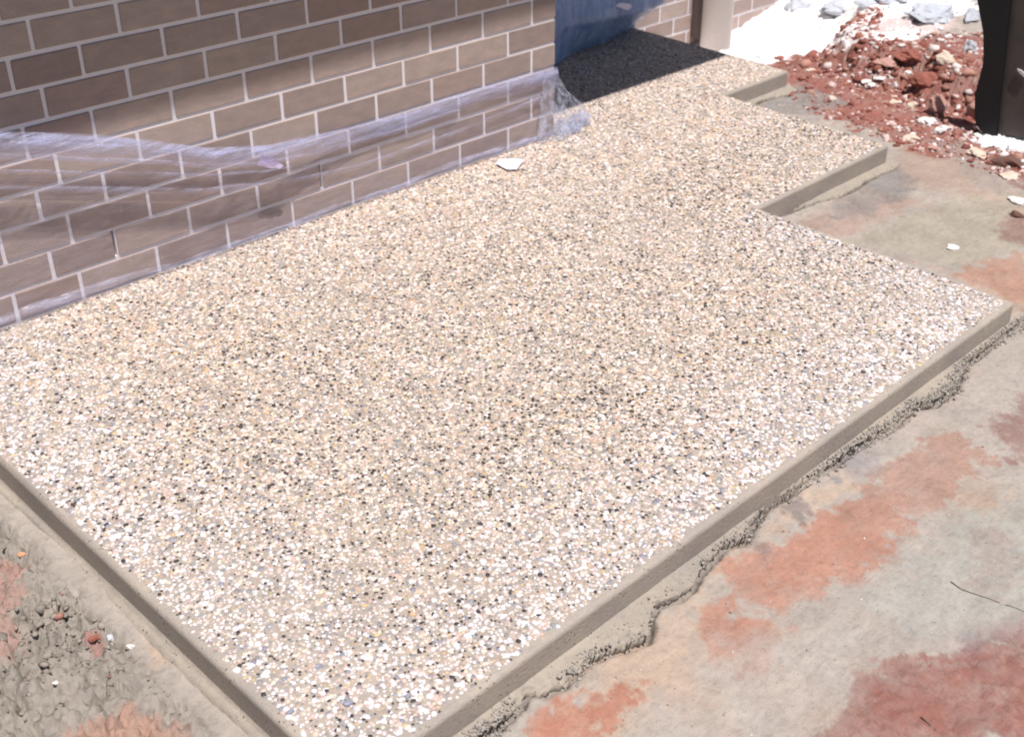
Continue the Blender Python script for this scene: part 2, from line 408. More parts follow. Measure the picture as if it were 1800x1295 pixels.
for ip, (pts, col, soft, rag, st) in enumerate(PATCH):
    P = gpoly(pts) if ip in (13, 14, 15, 16, 18) else poly(pts)
    d = sdist(P, gX, gY) + rag * (2.3 * wx + 1.5 * wy)
    m = sstep(soft, -soft, d) * st
    if ip not in (14, 16, 18): m = m * np.clip(.78 + .75 * mot + .25 * sstep(0, -.06, d), .25, 1)
    if col[0] < .6: m = m * (1 - 0.30 * np.clip(fbm(gX * 24, gY * 24, 55, 4) + .1, 0, 1))
    C = C * (1 - m[..., None]) + m[..., None] * np.array(col)
C = C * (1 + 0.05 * fbm(gX * 60, gY * 60, 35, 3)[..., None])
# pale flecks and chips lying in the red earth
red = (gX > 2.85) & (gY < 0.3) & (C[..., 0] < 0.6)
fl = red & (fbm(gX * 55, gY * 55, 44, 2) > 0.42) & (fbm(gX * 6, gY * 6, 45, 2) > -0.1)
C[fl] = C[fl] * 0.3 + np.array((.62, .52, .46)) * 0.7
# shade of the deep crack painted dark into the ground colour
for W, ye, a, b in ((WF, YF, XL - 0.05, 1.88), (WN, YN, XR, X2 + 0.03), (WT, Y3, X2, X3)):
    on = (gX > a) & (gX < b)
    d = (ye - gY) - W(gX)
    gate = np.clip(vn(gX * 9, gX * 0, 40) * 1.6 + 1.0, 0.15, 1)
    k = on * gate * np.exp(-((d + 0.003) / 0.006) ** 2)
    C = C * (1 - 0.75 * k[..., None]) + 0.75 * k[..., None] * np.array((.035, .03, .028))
far = (np.abs(gX) > 7) | (np.abs(gY) > 6)
C[far] = (.38, .28, .22)
C = np.where((C[..., 1:2] > .8), C, C * .76)
C = np.clip(C, .015, .92)
ny, nx = gX.shape
idx = np.arange(ny * nx).reshape(ny, nx)
F = np.stack([idx[:-1, :-1], idx[:-1, 1:], idx[1:, 1:], idx[1:, :-1]], -1).reshape(-1, 4)
cx = (gX[:-1, :-1] + gX[1:, 1:]).ravel() / 2; cy = (gY[:-1, :-1] + gY[1:, 1:]).ravel() / 2
hid = ((cx > XL + .03) & (cx < XR - .03) & (cy > YF + .03) & (cy < 0.6)) | ((cx > XR - .05) & (cx < X2 - .03) & (cy > YN + .03) & (cy < .6))
F = F[~hid]
V = np.stack([gX, gY, gZ], -1).reshape(-1, 3)
keep = np.zeros(len(V), bool); keep[F.ravel()] = True
ren = np.cumsum(keep) - 1
ground = mesh_np('ground', V[keep], ren[F], M_ground, None, True, C.reshape(-1, 3)[keep])
tag(ground, 'pale, peach and red clay ground around the new slab', kind='structure')

# ------------------------------------------------------------------ slab
slab = empty('pavement', (XL, YF, zs(YF) - .09))
tag(slab, 'stepped exposed aggregate concrete slab along the brick wall', kind='structure')
slab_inv = Matrix.Translation((-XL, -YF, -(zs(YF) - .09)))
def under(o, p, inv):
    o.parent = p; o.matrix_parent_inverse = inv; return o
bm = bmesh.new()
out = [(XL, YF), (XR, YF), (XR, YN), (X2, YN), (X2, Y3), (X3, Y3), (X3, YB), (1.815, YB), (1.815, -0.004), (XL, -0.004)]
vs = [bm.verts.new((x, y, zs(y) - 0.0025)) for x, y in out]
f = bm.faces.new(vs)
r = bmesh.ops.extrude_face_region(bm, geom=[f])
for v in [g for g in r['geom'] if isinstance(g, bmesh.types.BMVert)]: v.co.z -= 0.15
bm.normal_update()
bmesh.ops.recalc_face_normals(bm, faces=bm.faces)
top = [e for e in bm.edges if all(v.co.z > zs(v.co.y) - 0.01 for v in e.verts) and not all(v.co.y > -0.1 for v in e.verts)]
vert = [e for e in bm.edges if abs(e.verts[0].co.z - e.verts[1].co.z) > 0.1 and e.verts[0].co.y < -0.1]
bmesh.ops.bevel(bm, geom=top + vert, offset=0.011, segments=4, affect='EDGES', profile=0.5)
so_ = bm_obj('concrete_body', bm, M_conc, None, True)
me = so_.data
for p in me.polygons: p.use_smooth = p.area < 0.05
under(so_, slab, slab_inv)

# pebbles
sp = 0.0078
xs = np.arange(XL, X3, sp); ys = np.arange(YF, YB, sp * 0.9)
px, py = np.meshgrid(xs, ys); px = px + (np.arange(len(ys)) % 2)[:, None] * sp / 2
px = px.ravel() + RNG.uniform(-.42, .42, px.size) * sp; py = py.ravel() + RNG.uniform(-.42, .42, py.size) * sp
mrg = 0.016 + 0.004 * fbm(px * 20, py * 20, 91, 2)
ok = ((px > XL + mrg) & (px < XR - mrg) & (py > YF + mrg) & (py < -0.012))
ok |= (px >= XR - mrg) & (px < X2 - mrg) & (py > YN + mrg) & (py < YB - .01)
ok |= (px >= X2 - mrg) & (px < X3 - mrg) & (py > Y3 + mrg) & (py < YB - .01)
ok &= ~((px < 1.825) & (py > -0.012))
ok &= RNG.random(px.size) > 0.05 + 0.16 * sstep(0.2, 0.8, fbm(px * 4, py * 4, 93, 3))
edge = np.minimum(np.minimum(px - XL, py - YF), 9)
ok &= ~((edge < 0.022) & (RNG.random(px.size) < 0.35))
px = px[ok]; py = py[ok]; n = len(px)
pal = np.array([(.73, .70, .73), (.62, .52, .43), (.54, .41, .36), (.43, .33, .25), (.25, .25, .285), (.045, .036, .038), (.31, .275, .26), (.68, .59, .58), (.55, .42, .24)])
lf = fbm(px * 2.2, py * 2.2, 95, 3)
wd = 0.30 * (1 - 0.62 * sstep(0.5, 0.0, np.minimum(px - XL, py - YF))) * (1 + .5 * lf)
wd = np.where(py > -0.5, .15, wd)
wt = .185 + .12 * sstep(.55, .0, np.minimum(px - XL, py - YF))
pr = np.stack([wt, .17 + 0 * wd, .13 + 0 * wd, .09 + 0 * wd, .08 + 0 * wd, wd, .10 + 0 * wd, .17 + 0 * wd, .012 + 0 * wd], 1)
pr /= pr.sum(1, keepdims=True)
ci = (RNG.random((n, 1)) > np.cumsum(pr, 1)).sum(1).clip(0, 8)
edg = sstep(.5, .05, np.minimum(np.minimum(px - XL, py - YF), np.where(py < YN, XR - px + .1, 9)))
warm = np.clip(1 - edg + .35 * lf, 0, 1)[:, None]
pc = pal[ci] * (1 - warm * np.array([[-.02, .055, .16]])) * RNG.uniform(.82, 1.1, (n, 1)) * RNG.uniform(.96, 1.04, (n, 3))
rad = np.exp(RNG.normal(math.log(.0042), .30, n)).clip(.0021, .0082)
rad[ci == 5] *= 0.84
rad = rad * (1 + .12 * lf)
# 6-sided domes: rim, shoulder, top
ang = np.linspace(0, 2 * np.pi, 7)[:-1]
ring = np.stack([np.cos(ang), np.sin(ang)], 1)
asp = RNG.uniform(.62, 1.0, n); rot = RNG.uniform(0, np.pi, n)
hgt = rad * RNG.uniform(.25, .6, n)
def dome(rk, hk, jit):
    r = ring[None] * (1 + RNG.uniform(-jit, jit, (n, 6, 1)))
    r = r * np.stack([rad, rad * asp], 1)[:, None] * rk
    c, s_ = np.cos(rot)[:, None], np.sin(rot)[:, None]
    X = px[:, None] + r[..., 0] * c - r[..., 1] * s_; Y = py[:, None] + r[..., 0] * s_ + r[..., 1] * c
    return np.stack([X, Y, zs(Y) - 0.003 + hk * hgt[:, None] + 0 * X], -1)
A = dome(1.0, 0.0, .18); B = dome(.82, .72, .12)
tx = px + RNG.uniform(-.15, .15, n) * rad; ty = py + RNG.uniform(-.15, .15, n) * rad
T = np.stack([tx, ty, zs(ty) - .003 + hgt], -1)[:, None]
V = np.concatenate([A, B, T], 1).reshape(-1, 3)
k = np.arange(6); k2 = (k + 1) % 6
tri = np.concatenate([np.stack([k, k2, 6 + k2], 1), np.stack([k, 6 + k2, 6 + k], 1), np.stack([6 + k, 6 + k2, 12 + 0 * k], 1)])
F = (np.arange(n)[:, None, None] * 13 + tri[None]).reshape(-1, 3)
ag = mesh_np('aggregate', V, F, M_stone, None, True, np.repeat(pc, 13, 0))
tag(ag, kind='stuff'); under(ag, slab, slab_inv)

def lump(seed, r, sc=(1, 1, .7), sub=3, rough=.35, facet=2.2):
    bm = bmesh.new(); bmesh.ops.create_icosphere(bm, subdivisions=sub, radius=1)
    rnd = np.random.default_rng(seed); planes = rnd.normal(size=(int(9 * facet), 3)); planes /= np.linalg.norm(planes, axis=1)[:, None]
    lim = rnd.uniform(.50, .92, len(planes))
    for v in bm.verts:
        p = np.array(v.co)
        for q, L in zip(planes, lim):
            e = p @ q
            if e > L: p = p - q * (e - L) * .92
        p = p * (1 + rough * float(fbm(p[0] * 2.1 + p[2] * 1.3, p[1] * 2.1 - p[2], seed, 4, .6)))
        v.co = Vector(p * np.array(sc) * r)
    return bm
# one oversize orange pebble and a couple of big blue-grey ones seen in the slab face
def colmat(name, c, **k): return mat_plain(name, c, k.get('rough', .6), .35, k.get('scale', 90), .6, .4, .002)
M_or = colmat('orange_pebble', (.62, .40, .24)); M_bg = colmat('blue_grey_pebble', (.26, .27, .33))
for (u, v, r, m) in [(727, 1078, .0085, M_or), (612, 1234, .0105, M_bg), (510, 1250, .008, M_bg), (716, 1222, .0075, M_bg), (1185, 760, .009, M_bg), (560, 1170, .007, M_bg)]:
    p = on_slab(u, v); o = bm_obj('pebble', lump(int(u), r, (1, .8, .45)), m, None, True); o.location = p
    under(o, slab, slab_inv)

# ------------------------------------------------------------------ overspill strips: concrete that leaked under the formwork
def strip(name, s, Wf, ye, zt, mode):
    T = np.array([0, .06, .15, .25, .35, .45, .54, .62, .69, .75, .80, .85, .89, .93, .96, .985, 1.0, 1.01])
    nt = len(T); W = Wf(s)
    S, TT = np.meshgrid(s, T, indexing='ij'); d = TT * W[:, None]
    if mode == 'x': X = S; Y = ye - d + .004
    else: Y = S; X = ye - d + .004
    wobble = sstep(.5, .95, TT) * .003 * fbm(X * 150, Y * 150, 71, 3)
    if mode == 'x': Y = Y + wobble
    else: X = X + wobble
    zb = base_h(X, Y)
    Z = zb + (0.012 if ye < -1.5 else .006) + .0035 * sstep(.35, 0, TT) + .0015 * fbm(X * 20, Y * 20, 73, 3)
    rough = sstep(.35, .8, TT + .25 * fbm(X * 14, Y * 14, 79, 3))
    Z = Z + rough * (.0095 * fbm(X * 85, Y * 85, 75, 4, .7) - .003)
    if mode == 'x':
        Z = Z - .026 * (TT > 1.005); Y = Y + (TT > 1.005) * .010
        Z = Z - .002 * sstep(.55, 1, TT)
    else:
        Z = Z - sstep(.35, 1, TT) * .036 + .010 * sstep(.18, 0, TT)
    V = np.stack([X, Y, Z], -1).reshape(-1, 3)
    ii = np.arange(len(s) * nt).reshape(len(s), nt)
    F = np.stack([ii[:-1, :-1], ii[:-1, 1:], ii[1:, 1:], ii[1:, :-1]], -1).reshape(-1, 4)
    if mode != 'x': F = F[:, ::-1]
    o = mesh_np(name, V, F, M_over, None, True)
    return o
for nm, s_, W_, ye_, mode in [('concrete_overspill', np.arange(XL - .06, XR + .08, .003), WF, YF, 'x'),
                              ('concrete_overspill', np.arange(XR - .004, X2 + .035, .003), WN, YN, 'x'),
                              ('concrete_overspill', np.arange(X2 - .004, X3 + .02, .003), WT, Y3, 'x'),
                              ('concrete_overspill', np.arange(YF - .02, 0, .004), WLf, XL, 'y')]:
    under(strip(nm, s_, W_, ye_, 0, mode), slab, slab_inv)

# ------------------------------------------------------------------ loose crumbs, clods (uncountable)
def scatter(name, P, R, COLS, mat, flat=.75, seed=0):
    rg = np.random.default_rng(seed); n = len(P)
    ph = (1 + 5 ** .5) / 2
    I = np.array([(-1, ph, 0), (1, ph, 0), (-1, -ph, 0), (1, -ph, 0), (0, -1, ph), (0, 1, ph), (0, -1, -ph), (0, 1, -ph), (ph, 0, -1), (ph, 0, 1), (-ph, 0, -1), (-ph, 0, 1)], float)
    I /= np.linalg.norm(I[0])
    f = np.array([(0, 11, 5), (0, 5, 1), (0, 1, 7), (0, 7, 10), (0, 10, 11), (1, 5, 9), (5, 11, 4), (11, 10, 2), (10, 7, 6), (7, 1, 8), (3, 9, 4), (3, 4, 2), (3, 2, 6), (3, 6, 8), (3, 8, 9), (4, 9, 5), (2, 4, 11), (6, 2, 10), (8, 6, 7), (9, 8, 1)])
    V = I[None] * R[:, None, None] * rg.uniform(.5, 1.4, (n, 12, 1)) * rg.uniform(.7, 1.25, (n, 1, 3))
    a = rg.uniform(0, 6.28, n); c, s_ = np.cos(a)[:, None], np.sin(a)[:, None]
    V = np.stack([V[..., 0] * c - V[..., 1] * s_, V[..., 0] * s_ + V[..., 1] * c, V[..., 2] * flat], -1) + P[:, None]
    F = (np.arange(n)[:, None, None] * 12 + f[None]).reshape(-1, 3)
    o = mesh_np(name, V.reshape(-1, 3), F, mat, None, False, np.repeat(COLS, 12, 0))
    tag(o, kind='stuff'); return o
rg = np.random.default_rng(5)
# concrete crumbs along the crack
n = 8000; xx = rg.uniform(XL - .05, 1.86, n); cl = vn(xx * 9, xx * 0, 88) > rg.uniform(-.7, .9, n); xx = xx[cl]; n = len(xx)
yy = YF - WF(xx) + np.abs(rg.normal(0, .013, n)) * rg.choice([1, 1, 1, -.8], n); k_ = yy < YF - .004; xx = xx[k_]; yy = yy[k_]; n = len(xx)
zz = base_h(xx, yy) + np.where(YF - yy < WF(xx), .014, .002)
Rr = np.exp(rg.normal(math.log(.0017), .5, n)).clip(.0008, .0055)
o = scatter('concrete_crumbs', np.stack([xx, yy, zz], 1), Rr, np.array((.34, .305, .27)) * rg.uniform(.7, 1.15, (n, 1)), M_clod, .8, 2)
tag(o, 'small grey concrete crumbs along the cracked edge beside the slab', 'crumbs')
# clods in the rough earth on the left
n = 16000; xx = rg.uniform(-1.5, -.70, n); yy = rg.uniform(-2.3, -.1, n)
cl = (fbm(xx * 5, yy * 5, 61, 3) * 2.2 + .35 > rg.uniform(0, 1.2, n)); xx = xx[cl]; yy = yy[cl]; n = len(xx)
Rr = np.exp(rg.normal(math.log(.0028), .65, n)).clip(.001, .013)
zz = height(xx, yy) - Rr * .2
cc = np.where(rg.random((n, 1)) < .05, np.array([(.32, .16, .12)]), np.array([(.255, .222, .185)])) * rg.uniform(.8, 1.15, (n, 1))
o = scatter('earth_clods', np.stack([xx, yy, zz], 1), Rr, cc, M_clod, .6, 3)
tag(o, 'small grey clods of rough earth left of the slab', 'earth clods')
# red rubble on and around the bank
n = 9000; xx = rg.uniform(2.85, 5.0, n); yy = rg.uniform(-1.35, .25, n)
dR = sdist(gpoly(PATCH[13][0]), xx, yy)
cl = (dR < .03) & (fbm(xx * 4, yy * 4, 63, 3) > rg.uniform(-.8, .5, n)); xx = xx[cl]; yy = yy[cl]; n = len(xx)
zz = height(xx, yy) + .001
Rr = np.exp(rg.normal(math.log(.0048), .6, n)).clip(.002, .020)
pick = rg.random((n, 1))
cc = np.where(pick < .26, np.array([(.62, .46, .42)]), np.where(pick < .42, np.array([(.40, .22, .17)]), np.array([(.25, .088, .065)]))) * rg.uniform(.8, 1.15, (n, 1))
o = scatter('red_rubble', np.stack([xx, yy, zz], 1), Rr, cc, M_clod, .7, 4)
tag(o, 'broken red clay and pale chips heaped beyond the slab', 'rubble')
# bigger broken lumps packed into the face of the bank
n = 4200; tt = rg.random(n); a0 = on_z(1490, 70, -.08)[:2]; xx = rg.uniform(3.2, 4.6, n); yy = rg.uniform(-1.3, .2, n)
dT = sdist(TERR, xx, yy); cl = (dT < .20) & (dT > -.12); xx = xx[cl]; yy = yy[cl]; n = len(xx)
pick = rg.random((n, 1))
cc = np.where(pick < .22, np.array([(.66, .56, .53)]), np.where(pick < .45, np.array([(.40, .21, .16)]), np.array([(.24, .085, .062)]))) * rg.uniform(.75, 1.15, (n, 1))
Rr = np.exp(rg.normal(math.log(.009), .55, n)).clip(.003, .030)
o = scatter('bank_rubble', np.stack([xx, yy, height(xx, yy) - Rr * .15], 1), Rr, cc, M_clod, .8, 14)
tag(o, 'red and pale broken lumps packed into the steep clay bank', 'rubble')
# loose grit on the flat clay in front and to the right
n = 1500; xx = rg.uniform(-.6, 3.0, n); yy = rg.uniform(-3.0, -.95, n)
cl = (YF - yy - WF(xx) > .01) | ((xx > XR + .02) & (YN - yy - WN(xx) > .01) & (yy < YN)); cl &= fbm(xx * 3, yy * 3, 68, 3) > rg.uniform(-.6, .6, n); cl &= ~((xx < XR + .03) & (yy > YF - .06))
xx = xx[cl]; yy = yy[cl]; n = len(xx)
cc = np.where(rg.random((n, 1)) < .3, np.array([(.62, .60, .57)]), np.where(rg.random((n, 1)) < .5, np.array([(.14, .10, .09)]), np.array([(.34, .28, .24)])))
o = scatter('grit', np.stack([xx, yy, height(xx, yy)], 1), np.exp(rg.normal(math.log(.0016), .45, n)).clip(.0008, .005), cc, M_clod, .6, 8)
tag(o, 'loose grit and chips scattered over the flat clay', 'grit')
# fine white lumps in the sand
n = 1500; xx = rg.uniform(3.3, 5.6, n); yy = rg.uniform(-.4, .9, n)
cl = sdist(gpoly(PATCH[18][0]), xx, yy) < -.02; xx = xx[cl]; yy = yy[cl]; n = len(xx)
o = scatter('sand_lumps', np.stack([xx, yy, height(xx, yy)], 1), rg.uniform(.003, .014, n), np.full((n, 3), .85) * rg.uniform(.8, 1.05, (n, 1)), M_clod, .6, 6)
tag(o, 'white lumps scattered through the bright sand by the downpipe', 'sand lumps')
# white chips spilling over the red earth
n = 5000; xx = rg.uniform(2.9, 5.2, n); yy = rg.uniform(-1.4, .5, n)
P_ = gpoly([(1460, 105), (1500, 60), (1600, 20), (1720, 60), (1700, 120), (1600, 105), (1560, 100), (1520, 118)]); P2_ = gpoly([(1560, 232), (1640, 205), (1720, 240), (1810, 250), (1810, 340), (1740, 310), (1650, 270)])
dA = sdist(P_, xx, yy); dB = sdist(P2_, xx, yy)
cl = ((dA < .05) | (dB < .02)) & (fbm(xx * 9, yy * 9, 97, 3) > rg.uniform(-.5, .5, n)); xx = xx[cl]; yy = yy[cl]; n = len(xx)
Rr = np.exp(rg.normal(math.log(.0065), .55, n)).clip(.002, .022)
o = scatter('pale_chips', np.stack([xx, yy, height(xx, yy)], 1), Rr, np.array((.78, .72, .70)) * rg.uniform(.7, 1.05, (n, 1)), M_clod, .6, 19)
tag(o, 'whitish chips spilled over the red earth beyond the slab', 'chips')
# pale chips at the foot of the bank, right edge
n = 800; t = rg.random(n); q0 = on_ground(1745, 248)[:2]; q1 = on_ground(1830, 262)[:2]
P2 = q0 + (q1 - q0) * t[:, None] + rg.normal(0, .035, (n, 2))
o = scatter('white_rubble', np.stack([P2[:, 0], P2[:, 1], height(P2[:, 0], P2[:, 1]) + .004], 1), rg.uniform(.006, .022, n), np.full((n, 3), .84) * rg.uniform(.85, 1.05, (n, 1)), M_clod, .6, 9)
tag(o, 'bright white rubble at the foot of the dark panel', 'rubble')

# ------------------------------------------------------------------ individual stones and lumps
RC = {'white': (.68, .64, .62), 'cream': (.56, .46, .37), 'pink': (.42, .24, .20), 'red': (.26, .09, .065), 'grey': (.44, .46, .50), 'dark': (.13, .065, .05), 'orange': (.56, .30, .17)}
RM = {k: colmat('rock_' + k, c, rough=.85, scale=40) for k, c in RC.items()}
ROCKS = [  # u, v, half size px (w, h), colour, label
 (1431, 104, 22, 13, 'red', 'rounded dark red clay lump at the edge of the white sand'),
 (1410, 106, 10, 6, 'red', 'small red clay lump left of the big rounded red one'),
 (1369, 103, 10, 4, 'red', 'low red clay lump nearest the top slab step'),
 (1334, 101, 8, 3, 'grey', 'small brownish lump on the far slab edge by the shadow corner'),
 (1427, 127, 11, 5, 'cream', 'flat cream stone in red earth beside the top slab step'),
 (1521, 146, 9, 6, 'white', 'white stone left of the pair on the red slope'),
 (1534, 152, 9, 5, 'white', 'white stone just right of and below its twin on the slope'),
 (1548, 139, 10, 3, 'white', 'thin white stone above the pair on the red slope'),
 (1573, 153, 7, 8, 'white', 'upright white stone beside the dark hollow in the bank'),
 (1594, 130, 7, 6, 'white', 'white stone in the middle of the red bank'),
 (1608, 121, 6, 5, 'white', 'small white stone upper right on the red bank'),
 (1611, 136, 6, 5, 'white', 'small white stone lower right on the red bank'),
 (1574, 181, 12, 5, 'cream', 'cream stone low on the red slope, left of two'),
 (1605, 187, 13, 7, 'cream', 'larger cream stone low on the red slope, right of two'),
 (1462, 178, 9, 8, 'cream', 'pale pointed stone by the grey patch near the notch'),
 (1626, 215, 18, 5, 'white', 'long flat white stone where the bank meets the flat clay'),
 (1655, 232, 13, 9, 'white', 'chunky white stone near the right end of the bank'),
 (1600, 245, 17, 6, 'cream', 'flat cream stone beyond the outer slab corner'),
 (1640, 262, 14, 5, 'pink', 'pinkish flat stone beyond the outer slab corner'),
 (1700, 258, 9, 5, 'white', 'white stone between the bank and the white rubble'),
 (1716, 272, 20, 8, 'cream', 'pale stone leading towards the white rubble'),
 (1765, 290, 22, 16, 'dark', 'dark red lump under the white rubble at the right edge'),
 (1775, 312, 18, 6, 'cream', 'cream stone in front of the dark lump at the right edge'),
 (1790, 355, 16, 8, 'white', 'pale stone at the right edge above the flat clay'),
 (1785, 380, 14, 7, 'dark', 'dark stone at the right edge above the flat clay'),
 (1672, 437, 12, 5, 'white', 'small white stone alone on the flat beige clay'),
 (1646, 196, 22, 26, 'pink', 'blocky reddish lump in the foot of the steep bank'),
 (1660, 108, 22, 14, 'cream', 'tan block jutting from the top of the red bank'),
 (1708, 40, 18, 22, 'grey', 'pale grey block beside the black post'),
 (1705, 90, 14, 22, 'grey', 'grey stone below the pale block beside the black post'),
 (1640, 35, 46, 22, 'grey', 'large smooth blue grey slab of rubble on top of the bank'),
 (1405, 12, 26, 16, 'grey', 'grey rubble block against the far brick wall'),
 (1475, 18, 34, 8, 'grey', 'flat grey rubble piece in the white sand'),
 (1560, 5, 44, 9, 'grey', 'wide low grey rubble piece at the top edge'),
 (1716, 205, 20, 30, 'pink', 'upright pale pink stone at the foot of the black post'),
 (1630, 150, 26, 20, 'red', 'big red clay block in the steep bank'),
 (1600, 100, 24, 12, 'red', 'red clay block near the top of the bank'),
 (1560, 115, 18, 9, 'pink', 'pinkish clay block left of the red one on the bank'),
 (230, 1136, 7, 4, 'white', 'small pale stone in the smooth strip beside the slab'),
 (192, 1124, 9, 8, 'grey', 'grey stone sitting in the hollow left of the slab'),
 (165, 1122, 9, 6, 'red', 'small red lump next to the hollow left of the slab'),
 (38, 975, 7, 5, 'orange', 'orange brown pebble near the left picture edge'),
 (98, 1200, 6, 4, 'white', 'white pebble in the rough earth, lower left'),
]
for k, (u, v, w, hh, c, lab) in enumerate(ROCKS):
    p = place(u, v); D = float(CAMR[2] @ (p - CAMC)); w_ = w * D / FPX; h_ = hh * D / FPX
    hh_ = max(h_ * .85, w_ * .35)
    name = 'clay_lump' if c in ('red', 'dark', 'pink') else 'stone'
    o = bm_obj(name, lump(100 + k, 1, (w_ * 1.15, w_ * .95, hh_ * 1.15), 3 if w < 30 else 4, .55), RM[c], None, False)
    o.location = (p[0], p[1], p[2] + hh_ * .35); o.rotation_euler = (0, 0, -0.785 + random.uniform(-.3, .3))
    tag(o, lab, 'clay lump' if name == 'clay_lump' else 'stone', 'clay lumps around the slab' if name == 'clay_lump' else 'stones lying around the slab')
# dry twig
def tube(bm, pts, r, seg=6):
    rings = []
    for i, p in enumerate(pts):
        a = Vector(pts[max(i - 1, 0)]); b = Vector(pts[min(i + 1, len(pts) - 1)]); d = (b - a).normalized()
        n1 = d.orthogonal().normalized(); n2 = d.cross(n1)
        rr = r[i] if hasattr(r, '__len__') else r
        rings.append([bm.verts.new(Vector(p) + rr * (math.cos(6.283 * k / seg) * n1 + math.sin(6.283 * k / seg) * n2)) for k in range(seg)])
    for A, B in zip(rings[:-1], rings[1:]):
        for k in range(seg): bm.faces.new((A[k], A[(k + 1) % seg], B[(k + 1) % seg], B[k]))
    bm.faces.new(rings[0][::-1]); bm.faces.new(rings[-1])
M_twig = colmat('dry_twig', (.13, .10, .08))
def twig(pts, r, lab):
    P = []
    for u, v in pts:
        q = on_ground(u, v); P.append((q[0], q[1], hz(q[0], q[1]) + r * .8))
    bm = bmesh.new(); tube(bm, P, [r * (1 - .5 * i / len(P)) for i in range(len(P))]); 
    o = bm_obj('twig', bm, M_twig, None, True); tag(o, lab, 'twig', 'dry twigs on the clay')
twig([(1672, 1018), (1690, 1030), (1708, 1037), (1735, 1047), (1758, 1056)], .0013, 'thin dark twig lying on pale clay at the right')
twig([(1768, 1060), (1785, 1066), (1812, 1078)], .0009, 'fine twig continuing towards the right picture edge')
twig([(1620, 1256), (1632, 1268), (1645, 1280)], .0016, 'short dark twig on the dark red clay patch')

# ------------------------------------------------------------------ brick walls
BL, BH, J = .240, .086, .0115
def brick_mesh(name, L, H, seed, depth=.110):
    bm = bmesh.new(); box(bm, (0, 0, 0), (L, depth, H), .0022, 1)
    rg = random.Random(seed)
    for v in bm.verts:
        v.co.z += rg.uniform(-.0006, .0006); v.co.x += rg.uniform(-.0008, .0008)
    me = bpy.data.meshes.new(name); bm.to_mesh(me); bm.free(); me.materials.append(M_brick); return me
CACHE = {}
def brick(parent, x, y, z, L, rgen):
    key = round(L, 3), rgen.randrange(5)
    if key not in CACHE: CACHE[key] = brick_mesh('brick', L, BH - J, hash(key) & 0xffff)
    o = bpy.data.objects.new('brick', CACHE[key]); COL.objects.link(o)
    o.parent = parent; o.location = (x, y + rgen.uniform(-.0008, .0008), z + rgen.uniform(-.0005, .0005)); return o
wall = empty('brick_wall', (XL, 0, 0)); wall.location = (0, 0, 0)
tag(wall, 'long grey brown brick house wall with pale mortar at the left', 'brick wall')
rg_ = random.Random(3)
def perps(kk, x0, x1):
    """x of the vertical joints in course kk (1 = top course of the old numbering)"""
    a = [0.0 + i * BL for i in range(0, 9)] if kk % 2 == 0 else [-.12 + i * BL for i in range(0, 9)]
    first = a[0]; a = [first - .19] + a
    x = first - .19
    while x > x0 - .3: x -= BL; a.insert(0, x)
    return [q for q in a if q < x1 - .03]
WX0, WX1 = -2.6, 1.800
upper = []
weep = {(8, 0), (8, 3)}
for kk in range(12, -24, -1):
    zb = (9 - kk - 1) * BH + J / 2            # underside of the bricks in this course
    pp = perps(kk, WX0, WX1) + [WX1 + J / 2]
    for a, b in zip(pp[:-1], pp[1:]):
        L = b - a - J
        if kk > -4: brick(wall, a + J / 2, 0, zb, L, rg_)
        else: upper.append((a + J / 2, zb, L))
bm = bmesh.new()
for a, z, L in upper: box(bm, (a, 0, z), (a + L, .11, z + BH - J), .002, 1)
o = bm_obj('upper_bricks', bm, M_brick, wall); tag(o, kind='stuff')
# mortar: one recessed backing, pierced at the open weep joints by simply leaving it out there
bm = bmesh.new()
zt = (9 + 24) * BH; zb8 = (9 - 9) * BH; zw0, zw1 = (9 - 8 - 1) * BH + .004, (9 - 8) * BH - .004
cuts = [-.004, .716]
Wh = .0055
def mort(x0, x1, z0, z1): box(bm, (x0, .0035, z0), (x1, .108, z1))
zlo = -.45
mort(WX0, WX1 - .004, zw1, zt); mort(WX0, WX1 - .004, zlo, zw0)
xe = [WX0] + sum([[c - Wh, c + Wh] for c in cuts], []) + [WX1 - .004]
for i in range(0, len(xe), 2): mort(xe[i], xe[i + 1], zw0, zw1)
bm_obj('mortar', bm, M_mortar, wall)
bm = bmesh.new(); box(bm, (WX0, .112, zlo), (WX1, .20, zt)); bm_obj('inner_leaf', bm, mat_plain('wall_core', (.2, .17, .16)), wall)
# return wall of the porch, same bricks seen edge on from aside
bm = bmesh.new()
for kk in range(12, -24, -1):
    zb = (9 - kk - 1) * BH + J / 2
    off = .12 if kk % 2 else 0
    y = .205 + off - .12
    while y < .72:
        y0 = max(y, .204); y1 = min(y + BL - J, .74)
        if y1 - y0 > .02: box(bm, (WX1 - .11, y0, zb), (WX1 + .0, y1, zb + BH - J), .002, 1)
        y += BL
o = bm_obj('return_bricks', bm, M_brick, wall); tag(o, kind='stuff')
bm = bmesh.new(); box(bm, (WX1 - .105, .202, zlo), (WX1 - .004, .75, zt)); bm_obj('return_mortar', bm, M_mortar, wall)

